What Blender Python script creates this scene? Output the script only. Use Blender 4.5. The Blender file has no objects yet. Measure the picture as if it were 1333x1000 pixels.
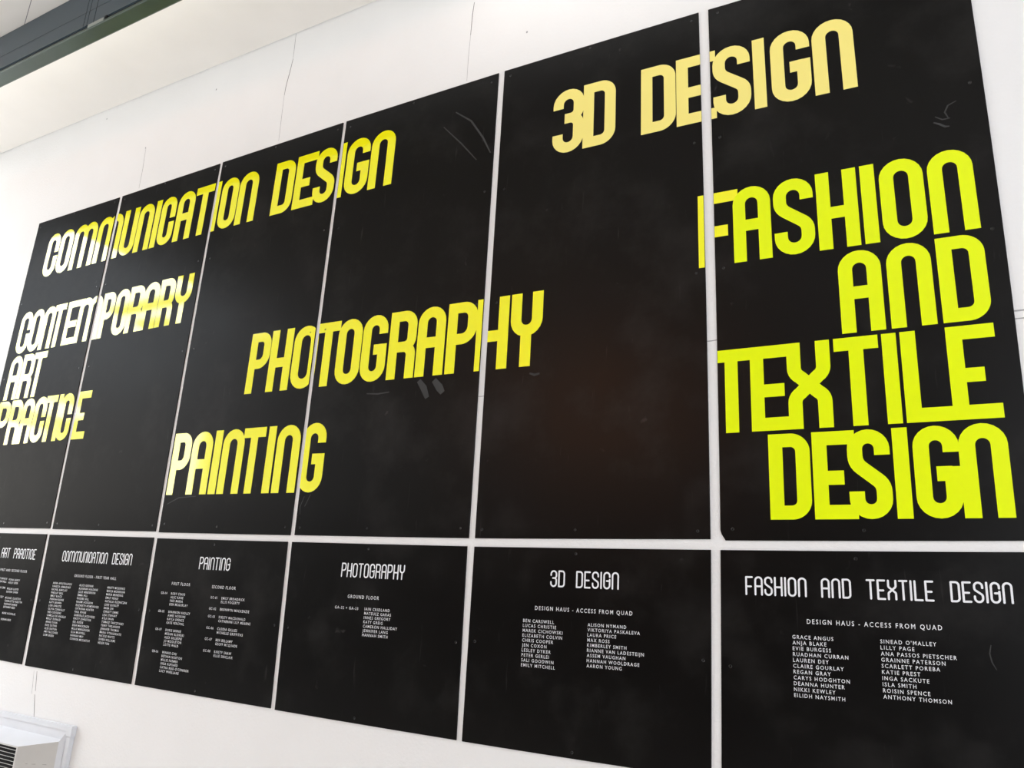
import bpy, bmesh, math, random
from mathutils import Matrix, Vector
from mathutils.geometry import delaunay_2d_cdt
random.seed(7)
S = bpy.context.scene
COL = S.collection

# ------------------------------------------------------------------ camera
cam_data = bpy.data.cameras.new('camera')
cam_data.sensor_width = 36.0
cam_data.sensor_fit = 'HORIZONTAL'
cam_data.lens = 990.475 / 1333.0 * 36.0
cam_data.clip_start = 0.05
cam_data.clip_end = 100
cam = bpy.data.objects.new('camera', cam_data)
COL.objects.link(cam)
EYE = 1.60
ROT = [[0.876802, 0.083612, 0.473526], [0.478059, -0.257535, -0.839723], [0.051739, 0.962645, -0.265778]]
cam.matrix_world = Matrix.Translation((5.87694, -2.84152, EYE + 0.004)) @ Matrix(ROT).to_4x4()
S.camera = cam

# ------------------------------------------------------------------ sky, lights, exposure
S.view_settings.view_transform = 'Standard'
S.view_settings.look = 'None'
S.view_settings.exposure = 0.48
S.view_settings.gamma = 1.0
S.view_settings.use_curve_mapping = False
world = bpy.data.worlds.new('world')
S.world = world
world.use_nodes = True
world.node_tree.nodes['Background'].inputs[0].default_value = (0.80, 0.88, 1.0, 1)
world.node_tree.nodes['Background'].inputs[1].default_value = 1.0

X0, X1, YB, YF, ZC = -12.0, 9.5, -7.5, 0.0055, 4.983     # room shell; YF = face of the wall that carries the boards


def area(name, loc, rot, sx, sy, radiance, color):
    d = bpy.data.lights.new(name, 'AREA')
    d.shape = 'RECTANGLE'
    d.size, d.size_y = sx, sy
    d.energy = radiance * math.pi * sx * sy
    d.color = color
    o = bpy.data.objects.new(name, d)
    COL.objects.link(o)
    o.location = loc
    o.rotation_euler = rot
    return o


R90 = math.pi / 2
# daylight through the roof lights (the beams that divide them stand below), and windows; the strip lamps and some windows are added fill
area('roof_daylight', (-6.75, -3.35, ZC + 0.07), (0, 0, 0), 10.1, 4.8, 4.6, (0.90, 0.955, 1.0))
area('roof_daylight', (-11.0, -6.60, ZC + 0.07), (0, 0, 0), 1.9, 1.7, 5.0, (1.0, 0.95, 0.88))
area('unseen_window_light', (X1 + 0.12, -3.4, 2.9), (0, R90, 0), 3.6, 5.6, 1.1, (0.97, 0.985, 1.0))  # added unseen window, broad fill from the right
area('unseen_window_light', (X0 - 0.12, -5.1, 3.2), (0, -R90, 0), 3.1, 4.1, 6.0, (1.0, 0.95, 0.86))
area('unseen_window_light', (X0 - 0.12, -2.0, 1.9), (0, -R90, 0), 3.0, 3.4, 2.0, (0.95, 0.98, 1.0))  # added low window, unseen, lifts the left ceiling
area('unseen_window_light', (8.3, YB - 0.12, 2.7), (R90, 0, 0), 2.2, 4.0, 1.5, (0.97, 0.985, 1.0))  # added unseen window, lights wall and ceiling from behind the camera
area('hidden_fill_strip', (2.0, -0.712, 4.80), (R90, 0, 0), 6.8, 0.10, 3.0, (1.0, 0.985, 0.96))  # added fill lamp hidden behind the beam, brightens the wall top
area('unseen_window_light', (-7.75, YB - 0.06, 3.9), (R90, 0, 0), 1.1, 1.9, 4.5, (1.0, 0.97, 0.92))
area('ceiling_fill_light', (5.6, -0.42, ZC - 0.05), (0, 0, 0), 3.4, 0.30, 1.6, (1.0, 0.97, 0.93))  # added unseen strip, fills the right part of the wall
area('ceiling_fill_light', (-5.2, -0.35, ZC - 0.05), (0, 0, 0), 8.6, 0.40, 1.5, (1.0, 0.98, 0.96))  # added unseen strip, brightens the upper left wall


# ------------------------------------------------------------------ materials
def mat(name, color, rough=0.5, metal=0.0, spec=0.5, noise=0.0, nscale=8.0, bump=0.0, bscale=60.0, coat=0.0):
    m = bpy.data.materials.new(name)
    m.use_nodes = True
    nt = m.node_tree
    b = nt.nodes['Principled BSDF']
    b.inputs['Base Color'].default_value = (*color, 1)
    b.inputs['Roughness'].default_value = rough
    b.inputs['Metallic'].default_value = metal
    b.inputs['Specular IOR Level'].default_value = spec
    b.inputs['Coat Weight'].default_value = coat
    tc = nt.nodes.new('ShaderNodeTexCoord')
    if noise:
        n = nt.nodes.new('ShaderNodeTexNoise')
        n.inputs['Scale'].default_value = nscale
        n.inputs['Detail'].default_value = 5
        nt.links.new(tc.outputs['Object'], n.inputs['Vector'])
        r = nt.nodes.new('ShaderNodeMapRange')
        r.inputs[1].default_value = 0.3
        r.inputs[2].default_value = 0.7
        r.inputs[3].default_value = 1 - noise
        r.inputs[4].default_value = 1 + noise
        nt.links.new(n.outputs['Fac'], r.inputs[0])
        mx = nt.nodes.new('ShaderNodeVectorMath')
        mx.operation = 'SCALE'
        mx.inputs[0].default_value = color
        nt.links.new(r.outputs[0], mx.inputs['Scale'])
        nt.links.new(mx.outputs[0], b.inputs['Base Color'])
    if bump:
        n = nt.nodes.new('ShaderNodeTexNoise')
        n.inputs['Scale'].default_value = bscale
        n.inputs['Detail'].default_value = 6
        nt.links.new(tc.outputs['Object'], n.inputs['Vector'])
        bp = nt.nodes.new('ShaderNodeBump')
        bp.inputs['Strength'].default_value = bump
        bp.inputs['Distance'].default_value = 0.004
        nt.links.new(n.outputs['Fac'], bp.inputs['Height'])
        nt.links.new(bp.outputs[0], b.inputs['Normal'])
    return m


def board_mat():
    """black painted board with cloudy wipe marks and fine vertical and diagonal scratches"""
    m = mat('black_board', (0.002, 0.0018, 0.0018), rough=0.6, spec=0.0)
    nt = m.node_tree
    b = nt.nodes['Principled BSDF']
    tc = [n for n in nt.nodes if n.type == 'TEX_COORD'][0]
    # cloudy wiping marks
    n1 = nt.nodes.new('ShaderNodeTexNoise')
    n1.inputs['Scale'].default_value = 2.3
    n1.inputs['Detail'].default_value = 7
    n1.inputs['Roughness'].default_value = 0.65
    nt.links.new(tc.outputs['Object'], n1.inputs['Vector'])
    r1 = nt.nodes.new('ShaderNodeMapRange')
    for i, v in ((1, 0.50), (2, 0.80), (3, 0.0), (4, 0.55)):
        r1.inputs[i].default_value = v
    nt.links.new(n1.outputs['Fac'], r1.inputs[0])
    # scratches: a stretched noise cut to thin streaks, broken up by a second noise
    def streak(rot, sc, lo, hi, amount):
        mp = nt.nodes.new('ShaderNodeMapping')
        mp.inputs['Rotation'].default_value = (0, rot, 0)
        mp.inputs['Scale'].default_value = sc
        nt.links.new(tc.outputs['Object'], mp.inputs['Vector'])
        n = nt.nodes.new('ShaderNodeTexNoise')
        n.inputs['Scale'].default_value = 1.0
        n.inputs['Detail'].default_value = 3
        n.inputs['Distortion'].default_value = 0.6
        nt.links.new(mp.outputs[0], n.inputs['Vector'])
        r = nt.nodes.new('ShaderNodeMapRange')
        for i, v in ((1, lo), (2, hi), (3, 0.0), (4, amount)):
            r.inputs[i].default_value = v
        nt.links.new(n.outputs['Fac'], r.inputs[0])
        return r.outputs[0]
    s1 = streak(0.5, (60, 1, 5), 0.70, 0.80, 0.8)
    s2 = streak(-0.7, (45, 1, 4), 0.70, 0.80, 0.8)
    s3 = streak(0.0, (14, 1, 14), 0.72, 0.80, 1.0)
    def add(a, c):
        k = nt.nodes.new('ShaderNodeMath'); k.operation = 'ADD'; k.use_clamp = True
        nt.links.new(a, k.inputs[0]); nt.links.new(c, k.inputs[1])
        return k.outputs[0]
    tot = add(add(add(r1.outputs[0], s1), s2), s3)
    mix = nt.nodes.new('ShaderNodeMix'); mix.data_type = 'RGBA'
    mix.inputs[6].default_value = (0.0035, 0.0030, 0.0028, 1)
    mix.inputs[7].default_value = (0.032, 0.030, 0.029, 1)
    nt.links.new(tot, mix.inputs[0])
    nt.links.new(mix.outputs[2], b.inputs['Base Color'])
    rr = nt.nodes.new('ShaderNodeMapRange')
    for i, v in ((1, 0.3), (2, 0.7), (3, 0.28), (4, 0.36)):
        rr.inputs[i].default_value = v
    nt.links.new(n1.outputs['Fac'], rr.inputs[0])
    # low even sheen of the black paint
    gl = nt.nodes.new('ShaderNodeBsdfGlossy')
    gl.inputs['Color'].default_value = (1, 1, 1, 1)
    nt.links.new(rr.outputs[0], gl.inputs['Roughness'])
    ms = nt.nodes.new('ShaderNodeMixShader')
    ms.inputs[0].default_value = 0.0155
    nt.links.new(b.outputs[0], ms.inputs[1]); nt.links.new(gl.outputs[0], ms.inputs[2])
    nt.links.new(ms.outputs[0], nt.nodes['Material Output'].inputs['Surface'])
    return m


M = dict(
    wall=mat('white_painted_plaster', (0.89, 0.885, 0.88), rough=0.75, spec=0.25, noise=0.012, nscale=2.5, bump=0.35, bscale=90),
    ceiling=mat('cream_painted_ceiling', (0.88, 0.845, 0.80), rough=0.85, spec=0.2, noise=0.015, nscale=3, bump=0.1, bscale=50),
    floor=mat('pale_floor', (0.72, 0.70, 0.67), rough=0.6, noise=0.04, nscale=1.5),
    far_wall=mat('grey_far_wall', (0.42, 0.41, 0.40), rough=0.8, noise=0.1),
    unseen_dark=mat('unseen_dark_surface', (0.035, 0.033, 0.032), rough=0.8, noise=0.1),
    timber=mat('amber_timber', (0.55, 0.24, 0.11), rough=0.6, noise=0.2, nscale=4),
    joint=mat('grey_joint', (0.42, 0.41, 0.42), rough=0.9),  # plain grey of fine cracks, joints and filled holes
    hair_crack=mat('hairline_crack', (0.30, 0.28, 0.28), rough=0.9),
    frame=mat('window_frame_paint', (0.25, 0.27, 0.28), rough=0.5),
    steel=mat('blue_grey_beam_paint', (0.030, 0.060, 0.084), rough=0.30, spec=0.5, noise=0.06, nscale=5),
    steel_reflection=mat('beam_green_reflection', (0.048, 0.082, 0.060), rough=0.28, spec=0.5, noise=0.15, nscale=3),  # green reflection painted into the flange colour
    seam=mat('beam_seam', (0.022, 0.034, 0.040), rough=0.5),
    dark=mat('dark_gap', (0.008, 0.009, 0.010), rough=0.8),
    clip=mat('pale_clip_metal', (0.36, 0.40, 0.38), rough=0.5),
    yellow=mat('yellow_vinyl', (1.0, 0.985, 0.002), rough=0.07, spec=0.9),
    lime=mat('lime_yellow_vinyl', (0.84, 1.0, 0.002), rough=0.16, spec=0.35),
    pale=mat('pale_reflection_vinyl', (1.0, 0.87, 0.25), rough=0.2, spec=0.4),  # bright ceiling reflection painted into the letters' base colour
    amber=mat('amber_glow_surface', (0.6, 0.3, 0.15), rough=0.4),
    print=mat('white_print', (0.86, 0.87, 0.90), rough=0.5, spec=0.3),
    screw=mat('dark_screw', (0.004, 0.004, 0.004), rough=0.25, metal=0.0),
    rim=mat('grey_countersink', (0.022, 0.021, 0.020), rough=0.5),  # ring a little greyer than the board
    scuff=mat('dry_scuff', (0.034, 0.034, 0.034), rough=0.8),
    heater_white=mat('white_enamel', (0.74, 0.76, 0.80), rough=0.45, noise=0.02, bump=0.05),
    heater_grey=mat('worn_cream_enamel', (0.62, 0.61, 0.59), rough=0.5, noise=0.03, nscale=12, bump=0.06),
)
M['board'] = board_mat()


# ------------------------------------------------------------------ helpers
def tag(o, label=None, cat=None, group=None, kind=None):
    if label: o['label'] = label
    if cat: o['category'] = cat
    if group: o['group'] = group
    if kind: o['kind'] = kind
    return o


def link(name, me, m, parent=None, smooth=False):
    if m is not None and not me.materials:
        me.materials.append(m)
    o = bpy.data.objects.new(name, me)
    COL.objects.link(o)
    if parent is not None:
        o.parent = parent
    if smooth:
        for p_ in me.polygons: p_.use_smooth = True
    return o


def mesh(name, verts, faces):
    me = bpy.data.meshes.new(name)
    me.from_pydata([tuple(v) for v in verts], [], faces)
    me.update()
    return me


def box(name, a, b, m, parent=None, bevel=0.0):
    bm = bmesh.new()
    bmesh.ops.create_cube(bm, size=1.0)
    for v in bm.verts:
        v.co = Vector([(a[i] + b[i]) / 2 + v.co[i] * (b[i] - a[i]) for i in range(3)])
    if bevel:
        bmesh.ops.bevel(bm, geom=bm.edges[:], offset=bevel, segments=2, affect='EDGES')
    me = bpy.data.meshes.new(name)
    bm.to_mesh(me); bm.free()
    return link(name, me, m, parent)


def boxes(name, lst, m, parent=None):
    vs, fs = [], []
    for a, b in lst:
        n = len(vs)
        for z in (a[2], b[2]):
            vs += [(a[0], a[1], z), (b[0], a[1], z), (b[0], b[1], z), (a[0], b[1], z)]
        fs += [tuple(n + i for i in f) for f in ((3, 2, 1, 0), (4, 5, 6, 7), (0, 1, 5, 4), (1, 2, 6, 5), (2, 3, 7, 6), (3, 0, 4, 7))]
    return link(name, mesh(name, vs, fs), m, parent)


# Lens distortion baked into the shapes: edges and print bow a centimetre or two.
LENS_WARP = [[-0.0174, 0.00202], [0.0011, 0.01935], [0.01165, -0.00039], [-0.00133, -0.01508], [6e-05, 0.00203], [-7e-05, -0.00017], [0.02388, 0.0021], [0.00863, 0.02414], [-0.02499, -0.01126], [0.00313, -0.00529], [-0.00024, 0.00141], [0.07126, -0.00228], [-0.02086, -0.03135], [-0.00906, 0.00136], [0.00233, -0.00213], [-0.04958, -0.00091], [0.0013, -0.015], [-0.00352, 0.0025], [-0.02492, 0.00017], [0.004, -0.00597], [-0.00987, 1e-05]]


def lens_warp(x, z):
    X, Z = (x - 3) / 3.2, (z - 1) / 1.7
    k = 0; dx = dz = 0.0
    for i in range(6):
        for j in range(6 - i):
            t = X ** i * Z ** j
            dx += LENS_WARP[k][0] * t; dz += LENS_WARP[k][1] * t
            k += 1
    return x + dx, z + dz + EYE


# ------------------------------------------------------------------ the room
tag(box('floor', (X0 - 0.2, YB - 0.2, -0.1), (X1 + 0.2, YF + 0.2, 0), M['floor']), kind='structure')
tag(box('added_dark_floor', (X0 + 0.1, YB + 0.05, 0.0005), (X1 - 0.1, -4.7, 0.008), M['unseen_dark']), kind='structure')  # added dark sheet, unseen, so the lower boards mirror a dark floor
wall = tag(box('wall_front', (X0 - 0.2, YF, 0), (X1 + 0.2, YF + 0.2, ZC), M['wall']), kind='structure')
tag(boxes('wall_back', [((X0 - 0.2, YB - 0.2, 0), (-8.3, YB, ZC)), ((-7.2, YB - 0.2, 0), (7.15, YB, ZC)), ((-8.3, YB - 0.2, 0), (-7.2, YB, 2.95)), ((-8.3, YB - 0.2, 4.85), (-7.2, YB, ZC)), ((9.45, YB - 0.2, 0), (X1 + 0.2, YB, ZC)),
                        ((7.15, YB - 0.2, 0), (9.45, YB, 0.65)), ((7.15, YB - 0.2, 4.75), (9.45, YB, ZC))], M['far_wall']), kind='structure')
tag(boxes('window_3', [((x - 0.03, YB - 0.08, 0.65), (x + 0.03, YB - 0.02, 4.75)) for x in (7.18, 8.3, 9.42)]
          + [((7.15, YB - 0.08, z - 0.03), (9.45, YB - 0.02, z + 0.03)) for z in (0.68, 2.7, 4.72)], M['frame']), kind='structure')  # frame of the added back window
tag(box('added_dark_wall_back', (X0, YB, 0.001), (7.1, YB + 0.04, 2.45), M['unseen_dark']), kind='structure')  # added dark facing, unseen, keeps reflections in the lower boards black
# the end walls with their window openings
tag(boxes('wall_right', [((X1, YB, 0), (X1 + 0.2, YF, 1.1)), ((X1, YB, 4.7), (X1 + 0.2, YF, ZC)),
                         ((X1, YB, 1.1), (X1 + 0.2, -6.2, 4.7)), ((X1, -0.6, 1.1), (X1 + 0.2, YF, 4.7))], M['wall']), kind='structure')
tag(boxes('wall_left', [((X0 - 0.2, YB, 0), (X0, -3.75, 1.6)), ((X0 - 0.2, YB, 0), (X0, YF, 0.4)), ((X0 - 0.2, YB, 4.8), (X0, YF, ZC)),
                        ((X0 - 0.2, YB, 1.6), (X0, -7.2, 4.8)), ((X0 - 0.2, -3.0, 3.5), (X0, YF, 4.8)), ((X0 - 0.2, -0.3, 0), (X0, YF, 3.5))], M['wall']), kind='structure')
w1 = tag(boxes('window_1', [((X1 + 0.02, y - 0.03, 1.1), (X1 + 0.08, y + 0.03, 4.7)) for y in (-6.17, -4.8, -3.4, -2.0, -0.63)]
               + [((X1 + 0.02, -6.2, z - 0.03), (X1 + 0.08, -0.6, z + 0.03)) for z in (1.13, 2.9, 4.67)], M['frame']), kind='structure')  # frame of the added right window
w2 = tag(boxes('window_2', [((X0 - 0.08, y - 0.03, 1.6), (X0 - 0.02, y + 0.03, 4.8)) for y in (-7.17, -5.1, -3.03)]
               + [((X0 - 0.08, -7.2, z - 0.03), (X0 - 0.02, -3.0, z + 0.03)) for z in (1.63, 4.77)], M['frame']), kind='structure')
# ceiling, with the roof lights left open towards the far left end
RX0, RX1, RY0, RY1 = -11.8, -1.70, -5.75, -0.95
ZT = ZC + 0.05
tag(boxes('ceiling', [((X0 - 0.2, RY1, ZC), (X1 + 0.2, YF + 0.2, ZT)),
                      ((RX1, YB - 0.2, ZC), (X1 + 0.2, RY1, ZT)),
                      ((X0 - 0.2, RY0, ZC), (RX0, RY1, ZT)),
                      ((-10.0, YB - 0.2, ZC), (RX1, RY0, ZT)), ((-4.6, RY0, ZC), (RX1, -4.3, ZT)),
                      ((X0 - 0.2, YB - 0.2, ZC), (-10.0, -7.4, ZT)),
                      ((X0 - 0.2, -7.4, ZC), (-11.95, RY0, ZT))], M['ceiling']), kind='structure')
# glazing bars and a purlin across the roof light
tag(boxes('trim_1', [((-3.6, -3.06, ZC - 0.02), (RX1, -2.88, ZT))]
          + [((-3.75, -3.62, ZC - 0.02), (-3.2, -3.38, ZT))], M['frame']), kind='structure')

# hairline cracks and plasterboard joints of the wall: shallow filled lines
def ribbon(name, pts, w, y, m, parent, taper=True):
    """a thin strip along points (x, z) lying on the plane y"""
    vs, fs = [], []
    n = len(pts)
    for i, (x, z) in enumerate(pts):
        a = pts[max(0, i - 1)]; c = pts[min(n - 1, i + 1)]
        d = Vector((c[0] - a[0], c[1] - a[1])).normalized()
        k = w / 2 * ((0.35 + 0.65 * math.sin(math.pi * (i + 0.5) / n)) if taper else 1)
        vs += [(x - d.y * k, y, z + d.x * k), (x + d.y * k, y, z - d.x * k)]
    for i in range(n - 1):
        fs.append((2 * i, 2 * i + 1, 2 * i + 3, 2 * i + 2))
    return link(name, mesh(name, vs, fs), m, parent)


def wobble(a, b, n, amp):
    return [(a[0] + (b[0] - a[0]) * i / n + random.uniform(-amp, amp), a[1] + (b[1] - a[1]) * i / n) for i in range(n + 1)]


for pl, wd in (([(2.553, 3.378), (2.556, 3.29), (2.560, 3.194)], 0.004), ([(2.560, 3.19), (2.548, 3.09), (2.534, 3.004), (2.530, 2.93)], 0.006),
               ([(2.530, 2.93), (2.536, 2.75), (2.542, 2.602)], 0.003),
               ([(3.909, 3.097), (3.903, 3.02), (3.901, 2.887)], 0.005), ([(3.901, 2.887), (3.898, 2.742), (3.90, 2.598)], 0.0025),
               ([(1.206, 2.898), (1.219, 2.73), (1.22, 2.58)], 0.004),
               ([(1.185, -0.575), (1.195, -0.62), (1.209, -0.682)], 0.005), ([(1.209, -0.70), (1.228, -0.76), (1.247, -0.822)], 0.006),
               ([(1.155, -0.575), (1.172, -0.66), (1.178, -0.70)], 0.003)):
    ribbon('crack', [(x, z + EYE) for x, z in pl], wd, YF - 0.0006, M['hair_crack'] if wd > 0.0045 else M['joint'], wall)
ribbon('plaster_joint', [(x, 0.965 + EYE + 0.002 * math.sin(x * 3)) for x in [6.0 + i * 0.25 for i in range(13)]], 0.004, YF - 0.0006, M['joint'], wall, False)
ribbon('plaster_joint', [(x, 0.992 + EYE) for x in [6.0 + i * 0.25 for i in range(13)]], 0.005, YF - 0.0006, M['joint'], wall, False)
ribbon('plaster_joint', [(5.10, 1.005 + EYE), (5.16, 1.004 + EYE), (5.19, 1.006 + EYE)], 0.004, YF - 0.0006, M['joint'], wall, False)
ribbon('plaster_joint', [(4.08, 0.862 + EYE), (4.12, 0.860 + EYE), (4.16, 0.862 + EYE)], 0.003, YF - 0.0006, M['joint'], wall, False)
for x, z in ((4.247, 2.781), (1.20, 2.905), (0.64, 3.30), (1.86, 3.18)):
    ribbon('filled_nail_hole', [(x, z + EYE - 0.006), (x + 0.002, z + EYE), (x, z + EYE + 0.006)], 0.010, YF - 0.0006, M['joint'], wall)

# ------------------------------------------------------------------ steel beam under the ceiling
beam = bpy.data.objects.new('steel_beam', None)
COL.objects.link(beam)
tag(beam, 'blue-grey painted steel beam running under the cream ceiling parallel to the wall', 'beam')
BX0, BX1 = X0, X1
ysf, yfar = -0.821, -0.727
box('web', (BX0, ysf, EYE + 3.092), (BX1, yfar, ZC - 0.0005), M['steel'], beam, 0.004)
box('shadow_slot', (BX0, ysf + 0.006, EYE + 3.076), (BX1, yfar - 0.004, EYE + 3.0925), M['dark'], beam)
# bottom flange with rounded edges
prof = []
for cy_, cz_, a0 in ((yfar - 0.006, EYE + 3.074 - 0.001, 0), (yfar - 0.010, EYE + 3.064 + 0.004, -90), (ysf + 0.004, EYE + 3.064 + 0.004, -180)):
    for k in range(4):
        a = math.radians(a0 - k * 30) if a0 else math.radians(0)
        rr = 0.004
        prof.append((cy_ + rr * math.cos(a), cz_ + rr * math.sin(a)))
prof = [(ysf, EYE + 3.077), (ysf, EYE + 3.070), (ysf + 0.002, EYE + 3.066), (ysf + 0.006, EYE + 3.064),
        (yfar - 0.010, EYE + 3.064), (yfar - 0.003, EYE + 3.067), (yfar, EYE + 3.073), (yfar, EYE + 3.080), (yfar - 0.004, EYE + 3.080), (ysf + 0.004, EYE + 3.077)]
vs = [(x, y, z) for x in (BX0, BX1) for y, z in prof]
n = len(prof)
fs = [(i, (i + 1) % n, n + (i + 1) % n, n + i) for i in range(n)] + [tuple(range(n))[::-1], tuple(range(n, 2 * n))]
link('bottom_flange', mesh('bottom_flange', vs, fs), M['steel_reflection'], beam)
# seam along the side and welded joint rings
box('seam', (BX0, ysf - 0.0008, EYE + 3.198), (BX1, ysf + 0.002, EYE + 3.2005), M['seam'], beam)
for x in (1.70, 1.735, 1.80):
    box('weld_seam', (x, ysf - 0.0012, EYE + 3.095), (x + 0.003, ysf + 0.002, ZC - 0.001), M['seam'], beam)
box('clip_plate', (1.755, ysf - 0.003, EYE + 3.071), (1.905, ysf + 0.002, EYE + 3.0935), M['clip'], beam, 0.0015)
box('clip_bolt', (1.918, ysf - 0.006, EYE + 3.078), (1.938, ysf + 0.004, EYE + 3.094), M['dark'], beam, 0.002)
for x in (0.55, 0.60):
    box('clip_bolt', (x, ysf - 0.003, EYE + 3.083), (x + 0.03, ysf + 0.004, EYE + 3.094), M['dark'], beam, 0.001)
# joint between ceiling boards beyond the beam
ceil_o = bpy.data.objects['ceiling']
vs = [(1.900, -1.192, ZC - 0.0006), (1.901, -1.188, ZC - 0.0006), (0.906, -0.785, ZC - 0.0006), (0.905, -0.789, ZC - 0.0006)]
link('ceiling_joint', mesh('ceiling_joint', vs, [(0, 1, 2, 3)]), M['hair_crack'], ceil_o)
ribbon('ceiling_edge_bead', [(X0, ZC - 0.004), (X1, ZC - 0.004)], 0.006, YF - 0.003, M['wall'], wall, False)

# ------------------------------------------------------------------ glyphs
def arc(cx, cz, rx, rz, a0, a1, n=12):
    return [(cx + rx * math.cos(math.radians(a0 + (a1 - a0) * i / n)), cz + rz * math.sin(math.radians(a0 + (a1 - a0) * i / n))) for i in range(n + 1)]


def glyph(ch, w, H, t):
    """centre lines of a condensed rounded capital in a w x H box, stroke t"""
    h = t / 2
    r = w / 2 - h                      # centre-line radius of the full arches
    L, R_, c = h, w - h, w / 2
    top, bot = H - h, h
    if ch == 'I': return [[(c, 0), (c, H)]]
    if ch == 'N': return [[(L, 0)] + arc(c, top - r, r, r, 180, 0) + [(R_, 0)]]
    if ch == 'U': return [[(L, H)] + arc(c, bot + r, r, r, 180, 360) + [(R_, H)]]
    if ch == 'M':
        q = (w - t) / 4
        m1, m2 = L + 2 * q, R_
        return [[(L, 0)] + arc(L + q, top - q, q, q, 180, 0) + [(m1, 0)], [(m1, 0)] + arc(m1 + q, top - q, q, q, 180, 0) + [(m2, 0)]]
    if ch == 'O': return [arc(c, top - r, r, r, 0, 180) + arc(c, bot + r, r, r, 180, 360) + [(R_, top - r)]]
    if ch == 'C': return [[(R_, H * .545)] + arc(c, top - r, r, r, 0, 180) + arc(c, bot + r, r, r, 180, 360) + [(R_, H * .46)]]
    if ch == 'G': return [[(R_, H * .705)] + arc(c, top - r, r, r, 0, 180) + arc(c, bot + r, r, r, 180, 360) + [(R_, H * .55)],
                          [(w * .48, H * .475), (R_, H * .475)]]
    if ch == 'A': return [[(L, 0)] + arc(c, top - r, r, r, 180, 0) + [(R_, 0)], [(L, H * .48), (R_, H * .48)]]
    if ch == 'T': return [[(0, top), (w, top)], [(c, 0), (c, top)]]
    if ch == 'H': return [[(L, 0), (L, H)], [(R_, 0), (R_, H)], [(L, H * .46), (R_, H * .46)]]
    if ch == 'L': return [[(L, 0), (L, H)], [(L, bot), (w, bot)]]
    if ch == 'E': return [[(L, 0), (L, H)], [(L, bot), (w, bot)], [(L, top), (w, top)], [(L, H * .465), (w * .72, H * .465)]]
    if ch == 'F': return [[(L, 0), (L, H)], [(L, top), (w, top)], [(L, H * .46), (w * .74, H * .46)]]
    if ch == 'D':
        k = r * 0.9
        return [[(L, 0), (L, H)], [(L, top)] + arc(R_ - k, top - k, k, k, 90, 0) + arc(R_ - k, bot + k, k, k, 0, -90) + [(L, bot)]]
    if ch == 'P':
        k = r * 0.9; zb = H * .475
        return [[(L, 0), (L, H)], [(L, top)] + arc(R_ - k, top - k, k, k, 90, 0) + arc(R_ - k * 1.15, zb + k * 1.25, k * 1.15, k * 1.25, 0, -90) + [(L, zb)]]
    if ch == 'R':
        k = r * 0.9; zb = H * .465; kk = r * .8
        return [[(L, 0), (L, H)], [(L, top)] + arc(R_ - k, top - k, k, k, 90, 0) + arc(R_ - kk, zb + kk, kk, kk, 0, -90) + [(L, zb)],
                [(c, zb)] + arc(R_ - kk, zb - kk, kk, kk, 90, 0) + [(R_, 0)]]
    if ch == 'Y': return [[(L, H)] + arc(c, H * .48 + r, r, r, 180, 360) + [(R_, H)], [(c, 0), (c, H * .48)]]
    if ch == 'S':
        up = [(R_, H * .705)] + arc(c, top - r, r, r, 0, 180)
        dn = arc(c, bot + r, r, r, 0, -180) + [(L, H * .305)]
        za, zb = H * .66, H * .335
        def bez(p0, p1, p2, n=5):
            return [tuple((1 - u) ** 2 * p0[i] + 2 * u * (1 - u) * p1[i] + u * u * p2[i] for i in (0, 1)) for u in [k / n for k in range(n + 1)]]
        m_a = (L + (R_ - L) * .22, H * .565); m_b = (R_ - (R_ - L) * .22, H * .43)
        return [up + bez((L, H * .70), (L, H * .62), m_a) + bez(m_b, (R_, H * .38), (R_, H * .30)) + dn]
    if ch == 'X':
        r2 = (R_ - L) / 2
        a = [(L, H), (L, H * .70)] + arc(L + r2 * .9, H * .70, r2 * .9, H * .13, 180, 235, 5)
        b_ = arc(R_ - r2 * .9, H * .30, r2 * .9, H * .13, 55, 0, 5) + [(R_, 0)]
        p1 = a + b_
        p2 = [(w - x, z) for x, z in p1]
        return [p1, p2]
    if ch == '3':
        kk = r * .8; zb = H * .535
        return [[(L, H * .705)] + arc(c, top - r, r, r, 180, 0) + arc(R_ - kk, zb + kk, kk, kk, 0, -90) + [(w * .38, zb)],
                [(w * .38, zb)] + arc(R_ - kk, zb - kk, kk, kk, 90, 0) + arc(c, bot + r, r, r, 0, -180) + [(L, H * .30)]]
    return []


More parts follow.
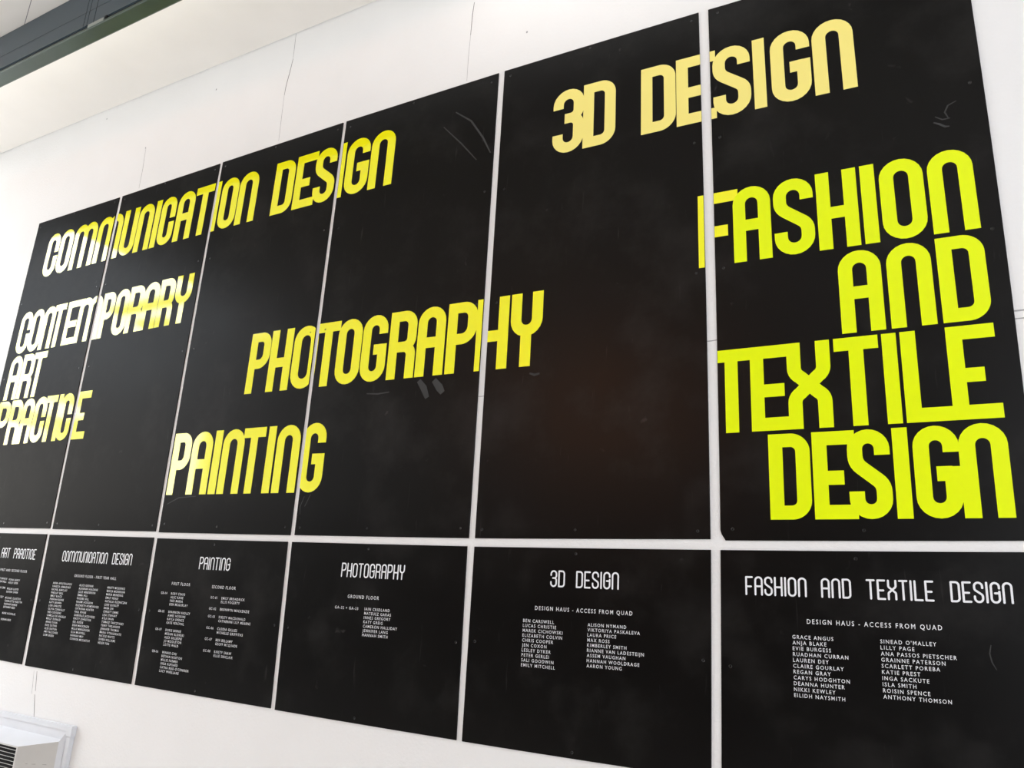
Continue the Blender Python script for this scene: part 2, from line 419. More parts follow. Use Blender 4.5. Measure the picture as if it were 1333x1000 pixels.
def stroke_quads(pts, t, caps=False):
    P_ = [pts[0]]
    for q in pts[1:]:
        if math.hypot(q[0] - P_[-1][0], q[1] - P_[-1][1]) > 1e-6: P_.append(q)
    closed = math.hypot(P_[0][0] - P_[-1][0], P_[0][1] - P_[-1][1]) < 1e-6
    n = len(P_); left, right = [], []
    for i, p_ in enumerate(P_):
        if closed and i in (0, n - 1): a, b = P_[n - 2], P_[1]
        else: a, b = P_[max(0, i - 1)], P_[min(n - 1, i + 1)]
        d0 = Vector((p_[0] - a[0], p_[1] - a[1])); d1 = Vector((b[0] - p_[0], b[1] - p_[1]))
        if d0.length < 1e-9: d0 = d1
        if d1.length < 1e-9: d1 = d0
        d0.normalize(); d1.normalize()
        d = (d0 + d1).normalized()
        nrm = Vector((-d.y, d.x))
        k = (t / 2) / max(0.5, abs(nrm.dot(Vector((-d0.y, d0.x)))))
        left.append((p_[0] + nrm.x * k, p_[1] + nrm.y * k)); right.append((p_[0] - nrm.x * k, p_[1] - nrm.y * k))
    quads = [[left[i], right[i], right[i + 1], left[i + 1]] for i in range(n - 1)]
    if caps and not closed:
        for e, f in ((P_[0], P_[1]), (P_[-1], P_[-2])):
            a0 = math.degrees(math.atan2(e[1] - f[1], e[0] - f[0]))
            quads.append(arc(e[0], e[1], t / 2, t / 2, a0 + 90, a0 - 90, 6))
    return quads


def clip_x(poly, x, keep_right):
    out = []
    for i in range(len(poly)):
        a, b = poly[i], poly[(i + 1) % len(poly)]
        ia = (a[0] >= x) == keep_right; ib = (b[0] >= x) == keep_right
        if ia: out.append(a)
        if ia != ib:
            u = (x - a[0]) / (b[0] - a[0])
            out.append((x, a[1] + (b[1] - a[1]) * u))
    return out


def split_rows(poly, step=0.08):
    return [poly]


def union(polys):
    """merge overlapping flat pieces into one set of non-overlapping triangles"""
    vs, fs = [], []
    for q in polys:
        q = [p_ for i, p_ in enumerate(q) if math.hypot(p_[0] - q[i - 1][0], p_[1] - q[i - 1][1]) > 1e-5]
        if len(q) < 3: continue
        ar = sum(q[i - 1][0] * q[i][1] - q[i][0] * q[i - 1][1] for i in range(len(q)))
        if abs(ar) < 1e-9: continue
        if ar < 0: q = q[::-1]
        fs.append(list(range(len(vs), len(vs) + len(q))))
        vs += [Vector(p_) for p_ in q]
    v2, e2, f2, _, _, src = delaunay_2d_cdt(vs, [], fs, 0, 1e-5, True)
    return [[(v2[i].x, v2[i].y) for i in f] for f, o_ in zip(f2, src) if len(o_)]


def poly_mesh(name, polys, y, m, parent):
    vs, fs, idx = [], [], {}
    for q in union(polys):
        f = []
        for x, z in q:
            key = (round(x, 5), round(z, 5))
            if key not in idx:
                X, Z = lens_warp(x, z)
                idx[key] = len(vs); vs.append((X, y, Z))
            if not f or f[-1] != idx[key]: f.append(idx[key])
        if len(f) > 2 and f[0] == f[-1]: f.pop()
        if len(set(f)) > 2: fs.append(tuple(f))
    me = mesh(name, vs, fs)
    bm = bmesh.new(); bm.from_mesh(me)
    bm.normal_update()
    for f in bm.faces:
        if f.normal.y > 0: f.normal_flip()
    bm.to_mesh(me); bm.free()
    return link(name, me, m, parent)


# ------------------------------------------------------------------ the twelve boards
TH = 0.0050
UP = [(0.002, -0.002, 1.010, 1.005, 2.569, 2.561), (1.044, 1.035, 2.044, 2.042, 2.562, 2.565), (2.069, 2.071, 3.069, 3.071, 2.568, 2.572),
      (3.092, 3.099, 4.098, 4.104, 2.573, 2.572), (4.132, 4.135, 5.131, 5.137, 2.573, 2.566), (5.175, 5.174, 6.180, 6.160, 2.565, 2.560)]
UB = [(0.240, 0.244), (0.241, 0.240), (0.236, 0.234), (0.235, 0.234), (0.234, 0.240), (0.236, 0.239)]
LO = [(-0.03, -0.03, 0.986, 0.982, 0.205, 0.208), (1.018, 1.021, 2.037, 2.042, 0.206, 0.206), (2.068, 2.075, 3.060, 3.078, 0.203, 0.202),
      (3.089, 3.106, 4.099, 4.107, 0.202, 0.200), (4.135, 4.134, 5.138, 5.133, 0.199, 0.202), (5.173, 5.168, 6.140, 6.140, 0.202, 0.204)]
LBt = [(-0.573, -0.573), (-0.576, -0.570), (-0.570, -0.567), (-0.570, -0.569), (-0.570, -0.569), (-0.569, -0.569)]
UL = ['leftmost tall upper black board, white ART and most of PRACTICE at its left edge',
      'tall black board second in the upper row from the left, bearing the half-white half-yellow PORARY',
      'tall black upper board with yellow PAINTIN and first letters of PHOTOGRAPHY at its lower left',
      'tall black upper board with yellow letters TOGRAP across its middle and IGN near the top',
      'tall black upper board with pale yellow 3D at the top and a large empty middle',
      'rightmost tall upper black board filled with big lime-yellow FASHION AND TEXTILE DESIGN']
LL = ['small black lower name board cut by the left picture edge, headed ART PRACTICE',
      'small black name board headed COMMUNICATION DESIGN, three dense columns of names',
      'small black name board headed PAINTING with two columns of small white room numbers and names',
      'small black name board headed PHOTOGRAPHY with one short list of seven names',
      'small black name board headed 3D DESIGN with two short columns of white names',
      'small black name board at the lower right headed FASHION AND TEXTILE DESIGN']


def board(spec, bz, label, group, notch=False):
    xlt, xlb, xrt, xrb, zlt, zrt = spec
    zlb, zrb = bz
    n = 14; out = []
    def edge(a, b, k):
        return [(a[0] + (b[0] - a[0]) * i / k, a[1] + (b[1] - a[1]) * i / k) for i in range(k)]
    bl = [(xlb, zlb)]
    if notch: bl = [(xlb, zlb + 0.036), (xlb + 0.004, zlb + 0.022), (xlb + 0.012, zlb + 0.010), (xlb + 0.018, zlb)]
    tl, br, tr = (xlt, zlt), (xrb, zrb), (xrt, zrt)
    out = bl[:-1] + edge(bl[-1], br, n) + edge(br, tr, n) + edge(tr, tl, n) + edge(tl, bl[0], n)
    pts = [lens_warp(*p_) for p_ in out]
    k = len(pts)
    cx = sum(p_[0] for p_ in pts) / k; cz = sum(p_[1] for p_ in pts) / k
    def inset(p_, d):
        return (p_[0] + (d if p_[0] < cx else -d), p_[1] + (d if p_[1] < cz else -d))
    vs = [(p_[0], TH, p_[1]) for p_ in pts] + [(p_[0], 0.001, p_[1]) for p_ in pts]
    ins = []
    for i, p_ in enumerate(pts):
        a, b = pts[i - 1], pts[(i + 1) % k]
        d = Vector((b[0] - a[0], b[1] - a[1])).normalized()
        ins.append((p_[0] - d.y * 0.001, 0.0, p_[1] + d.x * 0.001))
    vs += ins
    fs = [tuple(range(k))] + [tuple(range(2 * k, 3 * k))[::-1]]
    for i in range(k):
        j = (i + 1) % k
        fs += [(i, k + i, k + j, j), (k + i, 2 * k + i, 2 * k + j, k + j)]
    me = mesh('sign_board', vs, fs)
    bm = bmesh.new(); bm.from_mesh(me); bmesh.ops.recalc_face_normals(bm, faces=bm.faces[:]); bm.to_mesh(me); bm.free()
    o = link('sign_board', me, M['board'])
    return tag(o, label, 'sign', group)


boards_u = [board(UP[i], UB[i], UL[i], 'tall upper sign boards', notch=(i == 5)) for i in range(6)]
boards_l = [board(LO[i], LBt[i], LL[i], 'lower name boards') for i in range(6)]

# ------------------------------------------------------------------ big words, cut at the board edges
WORDS = [
('COMMUNICATION DESIGN',1.844,2.0753,2.4241,0.0014,[('C',0.216,0.373),('O',0.383,0.545),('M',0.558,0.832),('M',0.846,1.124),('U',1.134,1.295),('N',1.300,1.460),('I',1.473,1.527),('C',1.538,1.688),('A',1.705,1.869),('T',1.872,2.051),('I',2.054,2.103),('O',2.118,2.271),('N',2.278,2.442),('D',2.580,2.742),('E',2.753,2.915),('S',2.903,3.062),('I',3.073,3.125),('G',3.137,3.301),('N',3.310,3.473)]),
('CONTEMPORARY',1.046,1.4904,1.8133,0.0016,[('C',0.095,0.247),('O',0.246,0.394),('N',0.395,0.543),('T',0.524,0.662),('E',0.681,0.873),('M',0.826,1.090),('P',1.093,1.229),('O',1.238,1.380),('R',1.382,1.535),('A',1.533,1.686),('R',1.689,1.835),('Y',1.843,1.997)]),
('ART',0.319,1.1406,1.4704,0.0000,[('A',0.091,0.247),('R',0.252,0.410),('T',0.391,0.547)]),
('PRACTICE',0.622,0.8116,1.1309,0.0000,[('P',0.068,0.228),('R',0.231,0.386),('A',0.388,0.536),('C',0.542,0.688),('T',0.667,0.800),('I',0.817,0.865),('C',0.855,0.994),('E',1.033,1.176)]),
('PAINTING',2.660,0.4436,0.7952,0.0000,[('P',2.083,2.236),('A',2.246,2.412),('I',2.425,2.483),('N',2.494,2.659),('T',2.648,2.812),('I',2.832,2.886),('N',2.901,3.063),('G',3.079,3.236)]),
('PHOTOGRAPHY',3.505,0.9830,1.3311,-0.0076,[('P',2.598,2.754),('H',2.757,2.918),('O',2.929,3.100),('T',3.090,3.246),('O',3.237,3.395),('G',3.401,3.557),('R',3.571,3.733),('A',3.741,3.900),('P',3.912,4.076),('H',4.072,4.241),('Y',4.252,4.412)]),
('3D DESIGN',5.088,1.9940,2.3382,-0.0150,[('3',4.422,4.581),('D',4.578,4.739),('D',4.861,5.021),('E',5.024,5.199),('S',5.186,5.345),('I',5.357,5.407),('G',5.429,5.586),('N',5.596,5.754)]),
('FASHION',5.606,1.3098,1.6341,-0.0093,[('F',5.109,5.272),('A',5.251,5.398),('S',5.409,5.558),('H',5.570,5.716),('I',5.730,5.780),('O',5.794,5.942),('N',5.956,6.103)]),
('AND',5.866,0.9717,1.2888,0.0000,[('A',5.628,5.774),('N',5.792,5.937),('D',5.955,6.104)]),
('TEXTILE',5.623,0.6307,0.9559,0.0000,[('T',5.143,5.310),('E',5.297,5.466),('X',5.430,5.581),('T',5.595,5.743),('I',5.755,5.802),('L',5.814,5.960),('E',5.956,6.102)]),
('DESIGN',5.727,0.3094,0.6163,0.0000,[('D',5.353,5.495),('E',5.503,5.644),('S',5.618,5.753),('I',5.763,5.811),('G',5.824,5.962),('N',5.960,6.102)]),
]
LET_Y = -0.0006
li = 0
for word, xm, zb, zt, sl, letters in WORDS:
    for ch, xl, xr in letters:
        H = zt - zb
        t = 0.0535 if H > 0.34 else 0.0490
        quads = []
        for st in glyph(ch, xr - xl, H, t):
            quads += stroke_quads(st, t)
        if ch == 'I': quads = [[(0, 0), (xr - xl, 0), (xr - xl, H), (0, H)]]
        quads = [[(xl + x, zb + z + sl * (xl + x - xm)) for x, z in q] for q in quads]
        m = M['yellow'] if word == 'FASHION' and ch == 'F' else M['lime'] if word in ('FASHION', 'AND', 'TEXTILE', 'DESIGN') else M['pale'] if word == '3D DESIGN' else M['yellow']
        li += 1
        for b_i, u in enumerate(UP):
            x0, x1 = (u[0] + u[1]) / 2 + 0.001, (u[2] + u[3]) / 2 - 0.001
            if xr < x0 or xl > x1: continue
            qs = []
            for q in quads:
                # split tall quads so that the baked lens bow is followed
                if min(p_[0] for p_ in q) < x0: q = clip_x(q, x0, True)
                if len(q) > 2 and max(p_[0] for p_ in q) > x1: q = clip_x(q, x1, False)
                if len(q) > 2: qs.append(q)
            if qs:
                poly_mesh('letter', qs, LET_Y - 0.0001 * (li % 3), m, boards_u[b_i])

# ------------------------------------------------------------------ headings of the lower boards, thin version of the same capitals
HZ0, HZ1 = 0.0475, 0.1125


def heading(text, xa, xb, parent, only_from=None):
    H = HZ1 - HZ0
    t = 0.0064
    wd = {'I': 0.11, 'M': 0.78, 'E': 0.40, 'L': 0.40, 'F': 0.40, 'T': 0.42}
    adv, x = [], 0.0
    for ch in text:
        if ch == ' ':
            x += 0.62; adv.append((ch, x, x)); continue
        g = wd.get(ch, 0.43)
        adv.append((ch, x, x + g)); x += g + 0.075
    total = x - 0.075
    k = (xb - xa) / total
    qs = []
    for ch, a, b in adv + [(' ', 0, 0)]:
        if ch == ' ':
            if qs: poly_mesh('heading_word', qs, LET_Y, M['print'], parent)
            qs = []
            continue
        x0, x1 = xa + a * k, xa + b * k
        if ch == 'I':
            c = (x0 + x1) / 2; x0, x1 = c - t / 2, c + t / 2
        hh = t / 2
        for st in glyph(ch, x1 - x0, H, t):
            st = [(min(max(x_, hh), x1 - x0 - hh), min(max(z_, hh), H - hh)) for x_, z_ in st]
            for q in stroke_quads(st, t, True):
                qs.append([(x0 + x_, HZ0 + z_) for x_, z_ in q])


heading('CONTEMPORARY ART PRACTICE', 0.02, 0.911, boards_l[0])
heading('COMMUNICATION DESIGN', 1.203, 1.880, boards_l[1])
heading('PAINTING', 2.447, 2.681, boards_l[2])
heading('PHOTOGRAPHY', 3.423, 3.785, boards_l[3])
heading('3D DESIGN', 4.498, 4.787, boards_l[4])
heading('FASHION AND TEXTILE DESIGN', 5.259, 6.071, boards_l[5])

# ------------------------------------------------------------------ small print
_fc = bpy.data.curves.new('probe', 'FONT')


def text_polys(s, spacing):
    c = bpy.data.curves.new('t', 'FONT')
    c.body = s
    c.size = 1.0
    c.resolution_u = 2
    c.offset = 0.006
    c.space_character = spacing
    o = bpy.data.objects.new('t', c)
    COL.objects.link(o)
    dg = bpy.context.evaluated_depsgraph_get()
    me = bpy.data.meshes.new_from_object(o.evaluated_get(dg))
    v = [(a.co.x, a.co.y) for a in me.vertices]
    f = [tuple(p_.vertices) for p_ in me.polygons]
    bpy.data.objects.remove(o); bpy.data.curves.remove(c); bpy.data.meshes.remove(me)
    return v, f


def width(s, sp):
    v, f = text_polys(s, sp)
    return max(a[0] for a in v) - min(a[0] for a in v)


_v, _f = text_polys('H', 1.0)
CAP = max(a[1] for a in _v)
KN = 0.1468 / width('EMILY MITCHELL', 1.30)
KS = 0.4065 / width('DESIGN HAUS - ACCESS FROM QUAD', 1.38)


def line(s, x, z, parent, sub=False, right=False, xend=None):
    v, f = text_polys(s, 1.38 if sub else 1.30)
    kx = KS if sub else KN
    kz = (0.0150 if sub else 0.0120) / CAP
    x0 = min(a[0] for a in v); x1 = max(a[0] for a in v)
    if xend is not None: kx = (xend - x) / (x1 - x0)
    if right: x = x - (x1 - x0) * kx
    vs = []
    for a in v:
        X, Z = lens_warp(x + (a[0] - x0) * kx, z + a[1] * kz)
        vs.append((X, LET_Y, Z))
    me = mesh('text_line', vs, f)
    bm = bmesh.new(); bm.from_mesh(me); bm.normal_update()
    for q in bm.faces:
        if q.normal.y > 0: q.normal_flip()
    bm.to_mesh(me); bm.free()
    return link('text_line', me, M['print'], parent)


Z1, PT = -0.0912, 0.01865
def column(names, x, parent, z=Z1, step=PT):
    for i, s in enumerate(names):
        if s: line(s, x, z - i * step, parent)


b = boards_l[5]
line('DESIGN HAUS - ACCESS FROM QUAD', 5.4613, -0.0390, b, True)
column(['GRACE ANGUS', 'ANJA BLAKE', 'EVIE BURGESS', 'RUADHAN CURRAN', 'LAUREN DEY', 'CLAIRE GOURLAY', 'REGAN GRAY', 'CARYS HODGHTON', 'DEANNA HUNTER', 'NIKKI KEWLEY', 'EILIDH NAYSMITH'], 5.4125, b, -0.0898, 0.0186)
column(['SINEAD O\'MALLEY', 'LILLY PAGE', 'ANA PASSOS PIETSCHER', 'GRAINNE PATERSON', 'SCARLETT POREBA', 'KATIE PREST', 'INGA SACKUTE', 'ISLA SMITH', 'ROISIN SPENCE', 'ANTHONY THOMSON'], 5.6855, b, -0.0885, 0.0187)
b = boards_l[4]
line('DESIGN HAUS - ACCESS FROM QUAD', 4.4359, -0.0435, b, True)
column(['BEN CARSWELL', 'LUCAS CHRISTIE', 'MAREK CICHOWSKI', 'ELIZABETH COLVIN', 'CHRIS COOPER', 'JEN COXON', 'LESLEY DYKER', 'PETER GERLEI', 'SALI GOODWIN', 'EMILY MITCHELL'], 4.3852, b, -0.0930, 0.0187)
column(['ALISON NYMAND', 'VIKTORIYA PASKALEVA', 'LAURA PRICE', 'MAX ROSS', 'KIMBERLEY SMITH', 'RIANNE VAN LADESTEIJN', 'ASSEM VAUGHAN', 'HANNAH WOOLDRAGE', 'AARON YOUNG'], 4.6637, b, -0.0927, 0.0186)
b = boards_l[3]
line('GROUND FLOOR', 3.4762, -0.0444, b, True, xend=3.6555)
line('GA-32 + GA-33', 3.4073, -0.0943, b, xend=3.5438)
column(['IAIN CRIDLAND', 'MATEUSZ GARAS', 'INNES GREGORY', 'KATY GREIG', 'CAMERON HALLIDAY', 'JENNIFER LANG', 'HANNAH SMITH'], 3.5808, b, -0.0930, 0.0186)
b = boards_l[2]
line('FIRST FLOOR', 2.2525, -0.0415, b, True, xend=2.400)
line('SECOND FLOOR', 2.5689, -0.0434, b, True, xend=2.744)
for z, code, names in ((-0.0922, 'GB-04', ['RORY CRAIG', 'ALEC KANE', 'INES MARIA', 'DEN MCGURLAY']), (-0.1865, 'GB-05', ['SHANNON HADLEY', 'AIMEE HOSKINS', 'KAYLA SPENCE', 'KATE PERCIVAL']),
                       (-0.2794, 'GB-07', ['DORIS BINNIE', 'MEGAN KLONSKI', 'ALEX GILLESPIE', 'JO MIDDLETON', 'LOTTE WALD']),
                       (-0.3925, 'GB-06', ['WINNIE CHU', 'BETHAN NORTON', 'MILLIE FARMER', 'INGA KUPSARD', 'CATHA REID-O\'CONNOR', 'LUCY WHELLANS'])):
    line(code, 2.1765, z, b)
    column(names, 2.2590, b, z, 0.0184)
for z, code, names in ((-0.0950, 'GC-01', ['EMILY BROADRICK', 'ELLIS FOGERTY']), (-0.1500, 'GC-02', ['BRONWYN MACKENZIE']), (-0.1880, 'GC-03', ['KIRSTY MACDONALD', 'CATHERINE LILY MEARNS']),
                       (-0.2443, 'GC-06', ['CLODIA GILLIES', 'MICHELLE GRIFFITHS']), (-0.2990, 'GC-07', ['BEN BELLAMY', 'GEOFF MCQUADE']), (-0.3555, 'GC-08', ['KIRSTY SHAW', 'ELLIE SINCLAIR'])):
    line(code, 2.5702, z, b)
    column(names, 2.6515, b, z, 0.0184)
b = boards_l[1]
line('GROUND FLOOR - FIRST YEAR HALL', 1.3626, -0.0379, b, True, xend=1.7665)
column(['ANNA APOSTOLIDOU', 'VANESSA ARMADURY', 'RACHEL BARCLAY', 'FINDLAY BELL', 'EMILY BLACK', 'HANNAH BOWE', 'KATY BROWN', 'LORI CHRISTIE', 'OLIVIA CONNOLLY', 'INES COUSSENS',
        'CAMILLA DE ANGELIS', 'MOLLY DONALD', 'ANNIE DUNN', 'ROSS DUTHIE', 'ALEX EASTON', 'AMY FALCONER', 'LIAM GREEN'], 1.157, b, -0.0880, 0.0189)
column(['ALICE GREHAN', 'ALANNAH HALDANE', 'JULIE HENDERSON', 'EMMA HILL', 'PHOEBE HILL', 'NAOMI HODGKIN', 'ELIZABETH HOMEWOOD', 'CATRIONA HUNTER', 'PAUL IRVINE', 'GABRIELLE JACOVIDES',
        'KIRSTY JOHNSTON', 'KEL KIDDIE', 'DEAN MACKENZIE', 'MILLIE MARGESSON', 'ELLA MAXWELL', 'HANNAH MAY', 'CONNOR MCCARTHY'], 1.430, b, -0.0880, 0.0189)
column(['MARTY MCGINNIS', 'BECCA MORRISON', 'MARIA MUNDING', 'EMILY NEALE', 'NATALIA OLEJNICZAK', 'LUKE QUIGLEY', 'RANA SIN', 'CHRISTY SIMMS', 'LISA STEWART', 'KYLE SWAN',
        'TOMASZ TARCZYNSKI', 'TERRY THELANDER', 'JENNIFER THOMAS', 'MARIA VITKAUSKAITE', 'NICOLE WHYTE', 'OWEN WILLIAMS', 'HELEN YAN'], 1.701, b, -0.0882, 0.01885)
b = boards_l[0]
line('FIRST AND SECOND FLOOR', 0.5372, -0.0352, b, True, xend=0.85)
for i, s in ((0, 'FIONA HARDY'), (1, 'HOLLY DEER'), (3, 'MEGAN LLOYD'), (4, 'KATRIN OWEN'), (6, 'MICHAEL CLAXTON'), (7, 'CHARLOTTE FORSYTH'), (8, 'HANNAH BARRIE'), (9, 'BETHANY REID'), (11, 'MARK NICHOLAS'), (13, 'KIERAN REID')):
    line(s, 0.6622, -0.0910 - i * 0.0188, b)
for i, s in ((0, 'GRACE RANKIN'), (1, 'ANNA DARNELL'), (3, 'IONA EMM'), (6, 'JAMES ELY')):
    line(s, 0.6370, -0.0880 - i * 0.0188, b, right=True)

# ------------------------------------------------------------------ countersunk screws, one object each
def screw_mesh():
    vs, fs = [], []
    n = 12
    prof_ = [(0.0060, -0.0001), (0.0052, -0.0009), (0.0040, -0.0003), (0.0036, -0.0002), (0.0032, -0.0008), (0.0, -0.0009)]
    for r, y in prof_[:-1]:
        vs += [(r * math.cos(2 * math.pi * i / n), y, r * math.sin(2 * math.pi * i / n)) for i in range(n)]
    vs.append((0, prof_[-1][1], 0))
    for k in range(len(prof_) - 2):
        fs += [(k * n + i, k * n + (i + 1) % n, (k + 1) * n + (i + 1) % n, (k + 1) * n + i) for i in range(n)]
    k = len(prof_) - 2
    fs += [(k * n + i, k * n + (i + 1) % n, len(vs) - 1) for i in range(n)]
    me = mesh('screw', vs, fs)
    me.materials.append(M['rim']); me.materials.append(M['screw'])
    for i, p_ in enumerate(me.polygons):
        p_.material_index = 0 if i < n else 1
    return me


sm = screw_mesh()
def screw(x, z, parent):
    X, Z = lens_warp(x, z)
    o = link('screw', sm, None, parent)
    o.location = (X, 0, Z)
    o.rotation_euler = (0, random.uniform(0, 3), 0)


for i, u in enumerate(UP):
    xl, xr = (u[0] + u[1]) / 2, (u[2] + u[3]) / 2
    for z in (2.53, 1.89, 1.30, 0.275):
        screw(xl + 0.038 + random.uniform(-.006, .006), z + random.uniform(-.006, .008), boards_u[i])
        screw(xr - 0.038 + random.uniform(-.006, .006), z + random.uniform(-.006, .008), boards_u[i])
    screw((xl + xr) / 2 - 0.03, 2.552, boards_u[i])
    screw((xl + xr) / 2 - 0.03 + random.uniform(-.02, .02), 0.272, boards_u[i])
for i, u in enumerate(LO):
    xl, xr = (u[0] + u[1]) / 2, (u[2] + u[3]) / 2
    for z in (-0.19, ):
        screw(xl + 0.032, z + random.uniform(-.008, .008), boards_l[i])
        screw(xr - 0.028, z + random.uniform(-.008, .008), boards_l[i])
    screw((xl + xr) / 2 - 0.03, 0.178, boards_l[i])
    screw((xl + xr) / 2 - 0.02, -0.548, boards_l[i])

# dried scuffs and smears on the boards (they have a shape of their own)
def scuff(pts, w, parent, m=None):
    P2 = [(x, z + EYE) for x, z in pts]
    return ribbon('scuff', P2, w, -0.0003, m or M['scuff'], parent)


scuff([(5.991, 1.752), (6.008, 1.742), (6.026, 1.726), (6.040, 1.724)], 0.008, boards_u[5])
scuff([(5.998, 1.775), (6.020, 1.757), (6.045, 1.757)], 0.005, boards_u[5])
scuff([(6.040, 1.757), (6.030, 1.785), (6.042, 1.810), (6.070, 1.822)], 0.006, boards_u[5])
scuff([(5.992, -0.07), (5.986, -0.095), (5.990, -0.12), (6.000, -0.141)], 0.004, boards_l[5])
scuff([(3.762, 0.965), (3.795, 0.925), (3.819, 0.875)], 0.035, boards_u[3])
scuff([(3.850, 0.960), (3.885, 0.920), (3.905, 0.893)], 0.040, boards_u[3])
scuff([(3.45, 0.925), (3.52, 0.918), (3.59, 0.922)], 0.008, boards_u[3])
scuff([(4.36, 0.945), (4.385, 0.935), (4.41, 0.940)], 0.012, boards_u[4])
scuff([(3.85, 2.42), (3.95, 2.34), (4.03, 2.22), (4.08, 2.12)], 0.010, boards_u[3])
scuff([(3.78, 2.35), (3.90, 2.22), (4.00, 2.10)], 0.007, boards_u[3])
scuff([(2.05 + .04, 0.39), (2.18, 0.425), (2.32, 0.432)], 0.006, boards_u[2])
scuff([(3.12, 0.42), (3.10, 0.37), (3.105, 0.33)], 0.005, boards_u[3])
scuff([(3.16, 0.43), (3.13, 0.37)], 0.005, boards_u[3])

# ------------------------------------------------------------------ wall heater at the lower left
ht = bpy.data.objects.new('wall_heater', None)
ht.location = (0.55, YF, 0.25)
COL.objects.link(ht)
tag(ht, 'white louvred heater cabinet with angled grey cheek and rail frame, low on the wall', 'heater')


def hb(name, a, b_, m, bevel=0.0):
    o = box(name, a, b_, m, None, bevel)
    o.parent = ht
    o.matrix_parent_inverse = Matrix.Translation((-0.55, -YF, -0.25))
    return o


def hm(name, vs, fs, m):
    o = link(name, mesh(name, vs, fs), m)
    o.parent = ht
    o.matrix_parent_inverse = Matrix.Translation((-0.55, -YF, -0.25))
    return o


e = EYE
xr_, xl_ = 1.650, -0.550
zt_, zb_ = e - 0.816, e - 1.350
yf_ = -0.020
hb('frame_rail', (xl_, yf_, zt_ - 0.031), (xr_ - 0.04, YF, zt_), M['heater_white'], 0.003)
hb('frame_rail', (xl_, yf_, zb_), (xr_, YF, zb_ + 0.035), M['heater_white'], 0.003)
hb('frame_rail', (xr_ - 0.038, yf_, zb_ + 0.035), (xr_, YF, zt_ - 0.055), M['heater_white'], 0.003)
hb('frame_rail', (xl_, yf_, zb_ + 0.035), (xl_ + 0.038, YF, zt_ - 0.031), M['heater_white'], 0.003)
hb('corner_cap', (xr_ - 0.042, yf_ - 0.003, zt_ - 0.055), (xr_ + 0.008, YF, zt_ + 0.001), M['heater_white'], 0.003)
# cabinet shell: sloping top, flat front with louvre opening, angled cheeks
zbk, z1, z2, zlow = zt_ - 0.031, e - 0.898, e - 0.932, e - 1.300
xa, xb_ = 1.588, 1.408           # rear and front corner of the right cheek
xc, xd = 1.10 - xb_, 1.10 - xa   # mirrored left corners
y1, y2 = -0.040, -0.150
zbk2 = z1 + (y1 - yf_ - 0.004) / (y1 - y2) * (z2 - z1)
hb('back_plate', (xd - 0.01, yf_ + 0.004, zlow), (xa + 0.02, YF, zbk + 0.002), M['heater_white'])
vs = [(xd - 0.004, yf_ + 0.004, zbk2), (xa + 0.004, yf_ + 0.004, zbk2), (xa, y1, z1), (xb_, y2, z2), (xc, y2, z2), (xd, y1, z1)]
hm('top_panel', vs, [(0, 5, 4, 3, 2, 1)], M['heater_white'])
for s_, (p_, q_) in enumerate((((xa, y1), (xb_, y2)), ((xd, y1), (xc, y2)))):
    hm('cheek_panel', [(p_[0], p_[1], z1), (q_[0], q_[1], z2), (q_[0], q_[1], zlow), (p_[0], p_[1], zlow)], [(0, 1, 2, 3)], M['heater_grey'])
    xx = p_[0] + (0.022 if s_ == 0 else -0.022)
    hm('side_return', [(p_[0], p_[1], z1), (xx, yf_ + 0.002, zbk - 0.002), (xx, yf_ + 0.002, zlow), (p_[0], p_[1], zlow)], [(0, 1, 2, 3)], M['heater_white'])
hm('bottom_panel', [(xd, y1, zlow), (xa, y1, zlow), (xb_, y2, zlow), (xc, y2, zlow)], [(0, 1, 2, 3)], M['heater_grey'])
boxes_front = [((xc, y2, z2 - 0.008), (xb_, y2 + 0.004, z2)), ((xc, y2, zlow), (xb_, y2 + 0.004, e - 1.235)),
               ((xb_ - 0.012, y2, e - 1.235), (xb_, y2 + 0.004, z2 - 0.008)), ((xc, y2, e - 1.235), (xc + 0.012, y2 + 0.004, z2 - 0.008))]
o = boxes('front_panel', boxes_front, M['heater_grey']); o.parent = ht; o.matrix_parent_inverse = Matrix.Translation((-0.55, -YF, -0.25))
hb('grille_back', (xc + 0.002, y2 + 0.030, e - 1.24), (xb_ - 0.002, y2 + 0.034, z2 - 0.006), M['dark'])
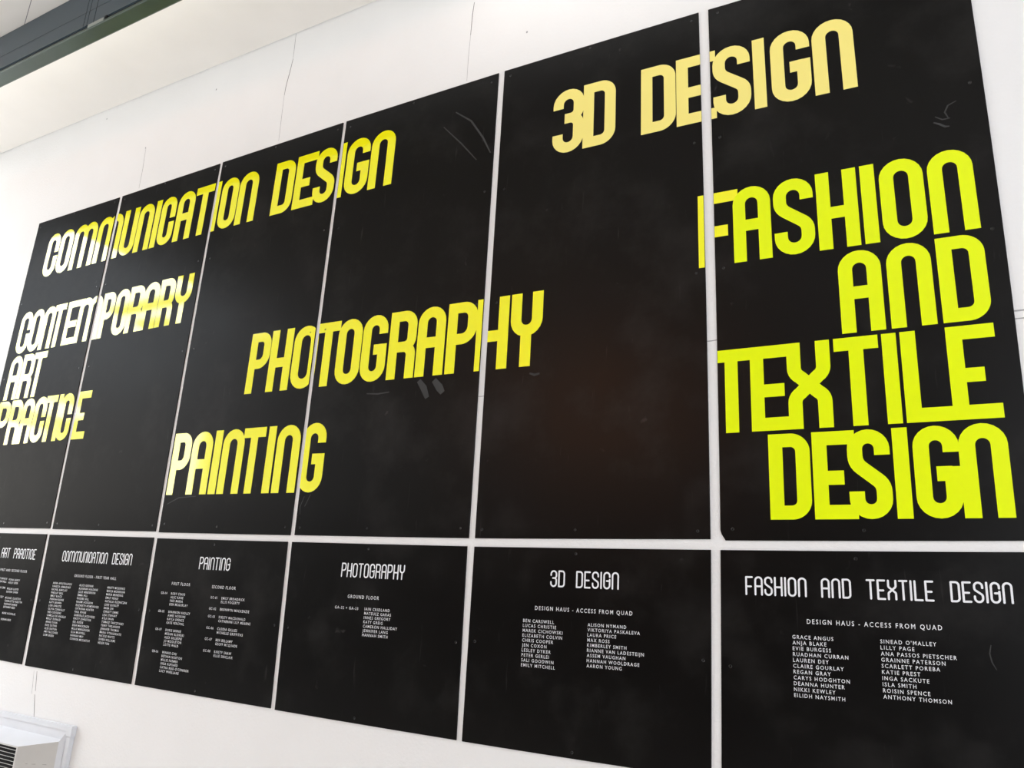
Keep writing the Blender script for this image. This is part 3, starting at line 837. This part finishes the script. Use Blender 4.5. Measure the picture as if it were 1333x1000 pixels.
slat = mesh('slat', [(xc + 0.010, 0, 0), (xb_ - 0.010, 0, 0), (xb_ - 0.010, 0.016, -0.007), (xc + 0.010, 0.016, -0.007),
                     (xc + 0.010, 0, -0.0022), (xb_ - 0.010, 0, -0.0022), (xb_ - 0.010, 0.016, -0.0092), (xc + 0.010, 0.016, -0.0092)],
            [(0, 1, 2, 3), (4, 7, 6, 5), (0, 4, 5, 1), (3, 2, 6, 7), (1, 5, 6, 2), (0, 3, 7, 4)])
slat.materials.append(M['heater_grey'])
for k in range(15):
    o = link('slat', slat, None, ht)
    o.matrix_parent_inverse = Matrix.Translation((-0.55, -YF, -0.25))
    o.location = (0, y2 + 0.002, z2 - 0.020 - k * 0.0186)
for cxp, w_ in ((0.30, 0.05), (0.48, 0.10), (0.75, 0.11)):
    # small dark scrapes on the right cheek
    ux, uy = xa - xb_, y1 - y2
    cx_, cy_ = xb_ + ux * cxp, y2 + uy * cxp
    n_ = Vector((uy, -ux, 0)).normalized() * -0.0
    L_ = math.hypot(ux, uy)
    d_ = Vector((ux / L_, uy / L_, 0)); nn = Vector((d_.y, -d_.x, 0)) * 0.0006
    c0 = Vector((cx_, cy_, e - 1.014)) + nn
    hm('scrape', [c0 - d_ * w_ * .1, c0 + d_ * w_ * .1 + Vector((0, 0, 0.0008)), c0 + d_ * w_ * .1 - Vector((0, 0, 0.0012)), c0 - d_ * w_ * .1 - Vector((0, 0, 0.0015))], [(0, 1, 2, 3)], M['hair_crack'])

# ------------------------------------------------------------------ room behind the camera: an amber light box added unseen on the far wall to give the boards a warm glow
nt_ = M['amber'].node_tree.nodes['Principled BSDF']
nt_.inputs['Emission Color'].default_value = (1.0, 0.40, 0.18, 1)
nt_.inputs['Emission Strength'].default_value = 2.6
tag(box('added_glow_housing', (0.3, YB + 0.002, 3.70), (3.1, YB + 0.10, 4.82), M['frame'], None, 0.004), kind='structure')
tag(box('added_glow_panel', (0.34, YB + 0.10, 3.74), (3.06, YB + 0.12, 4.78), M['amber'], None, 0.004), kind='structure')
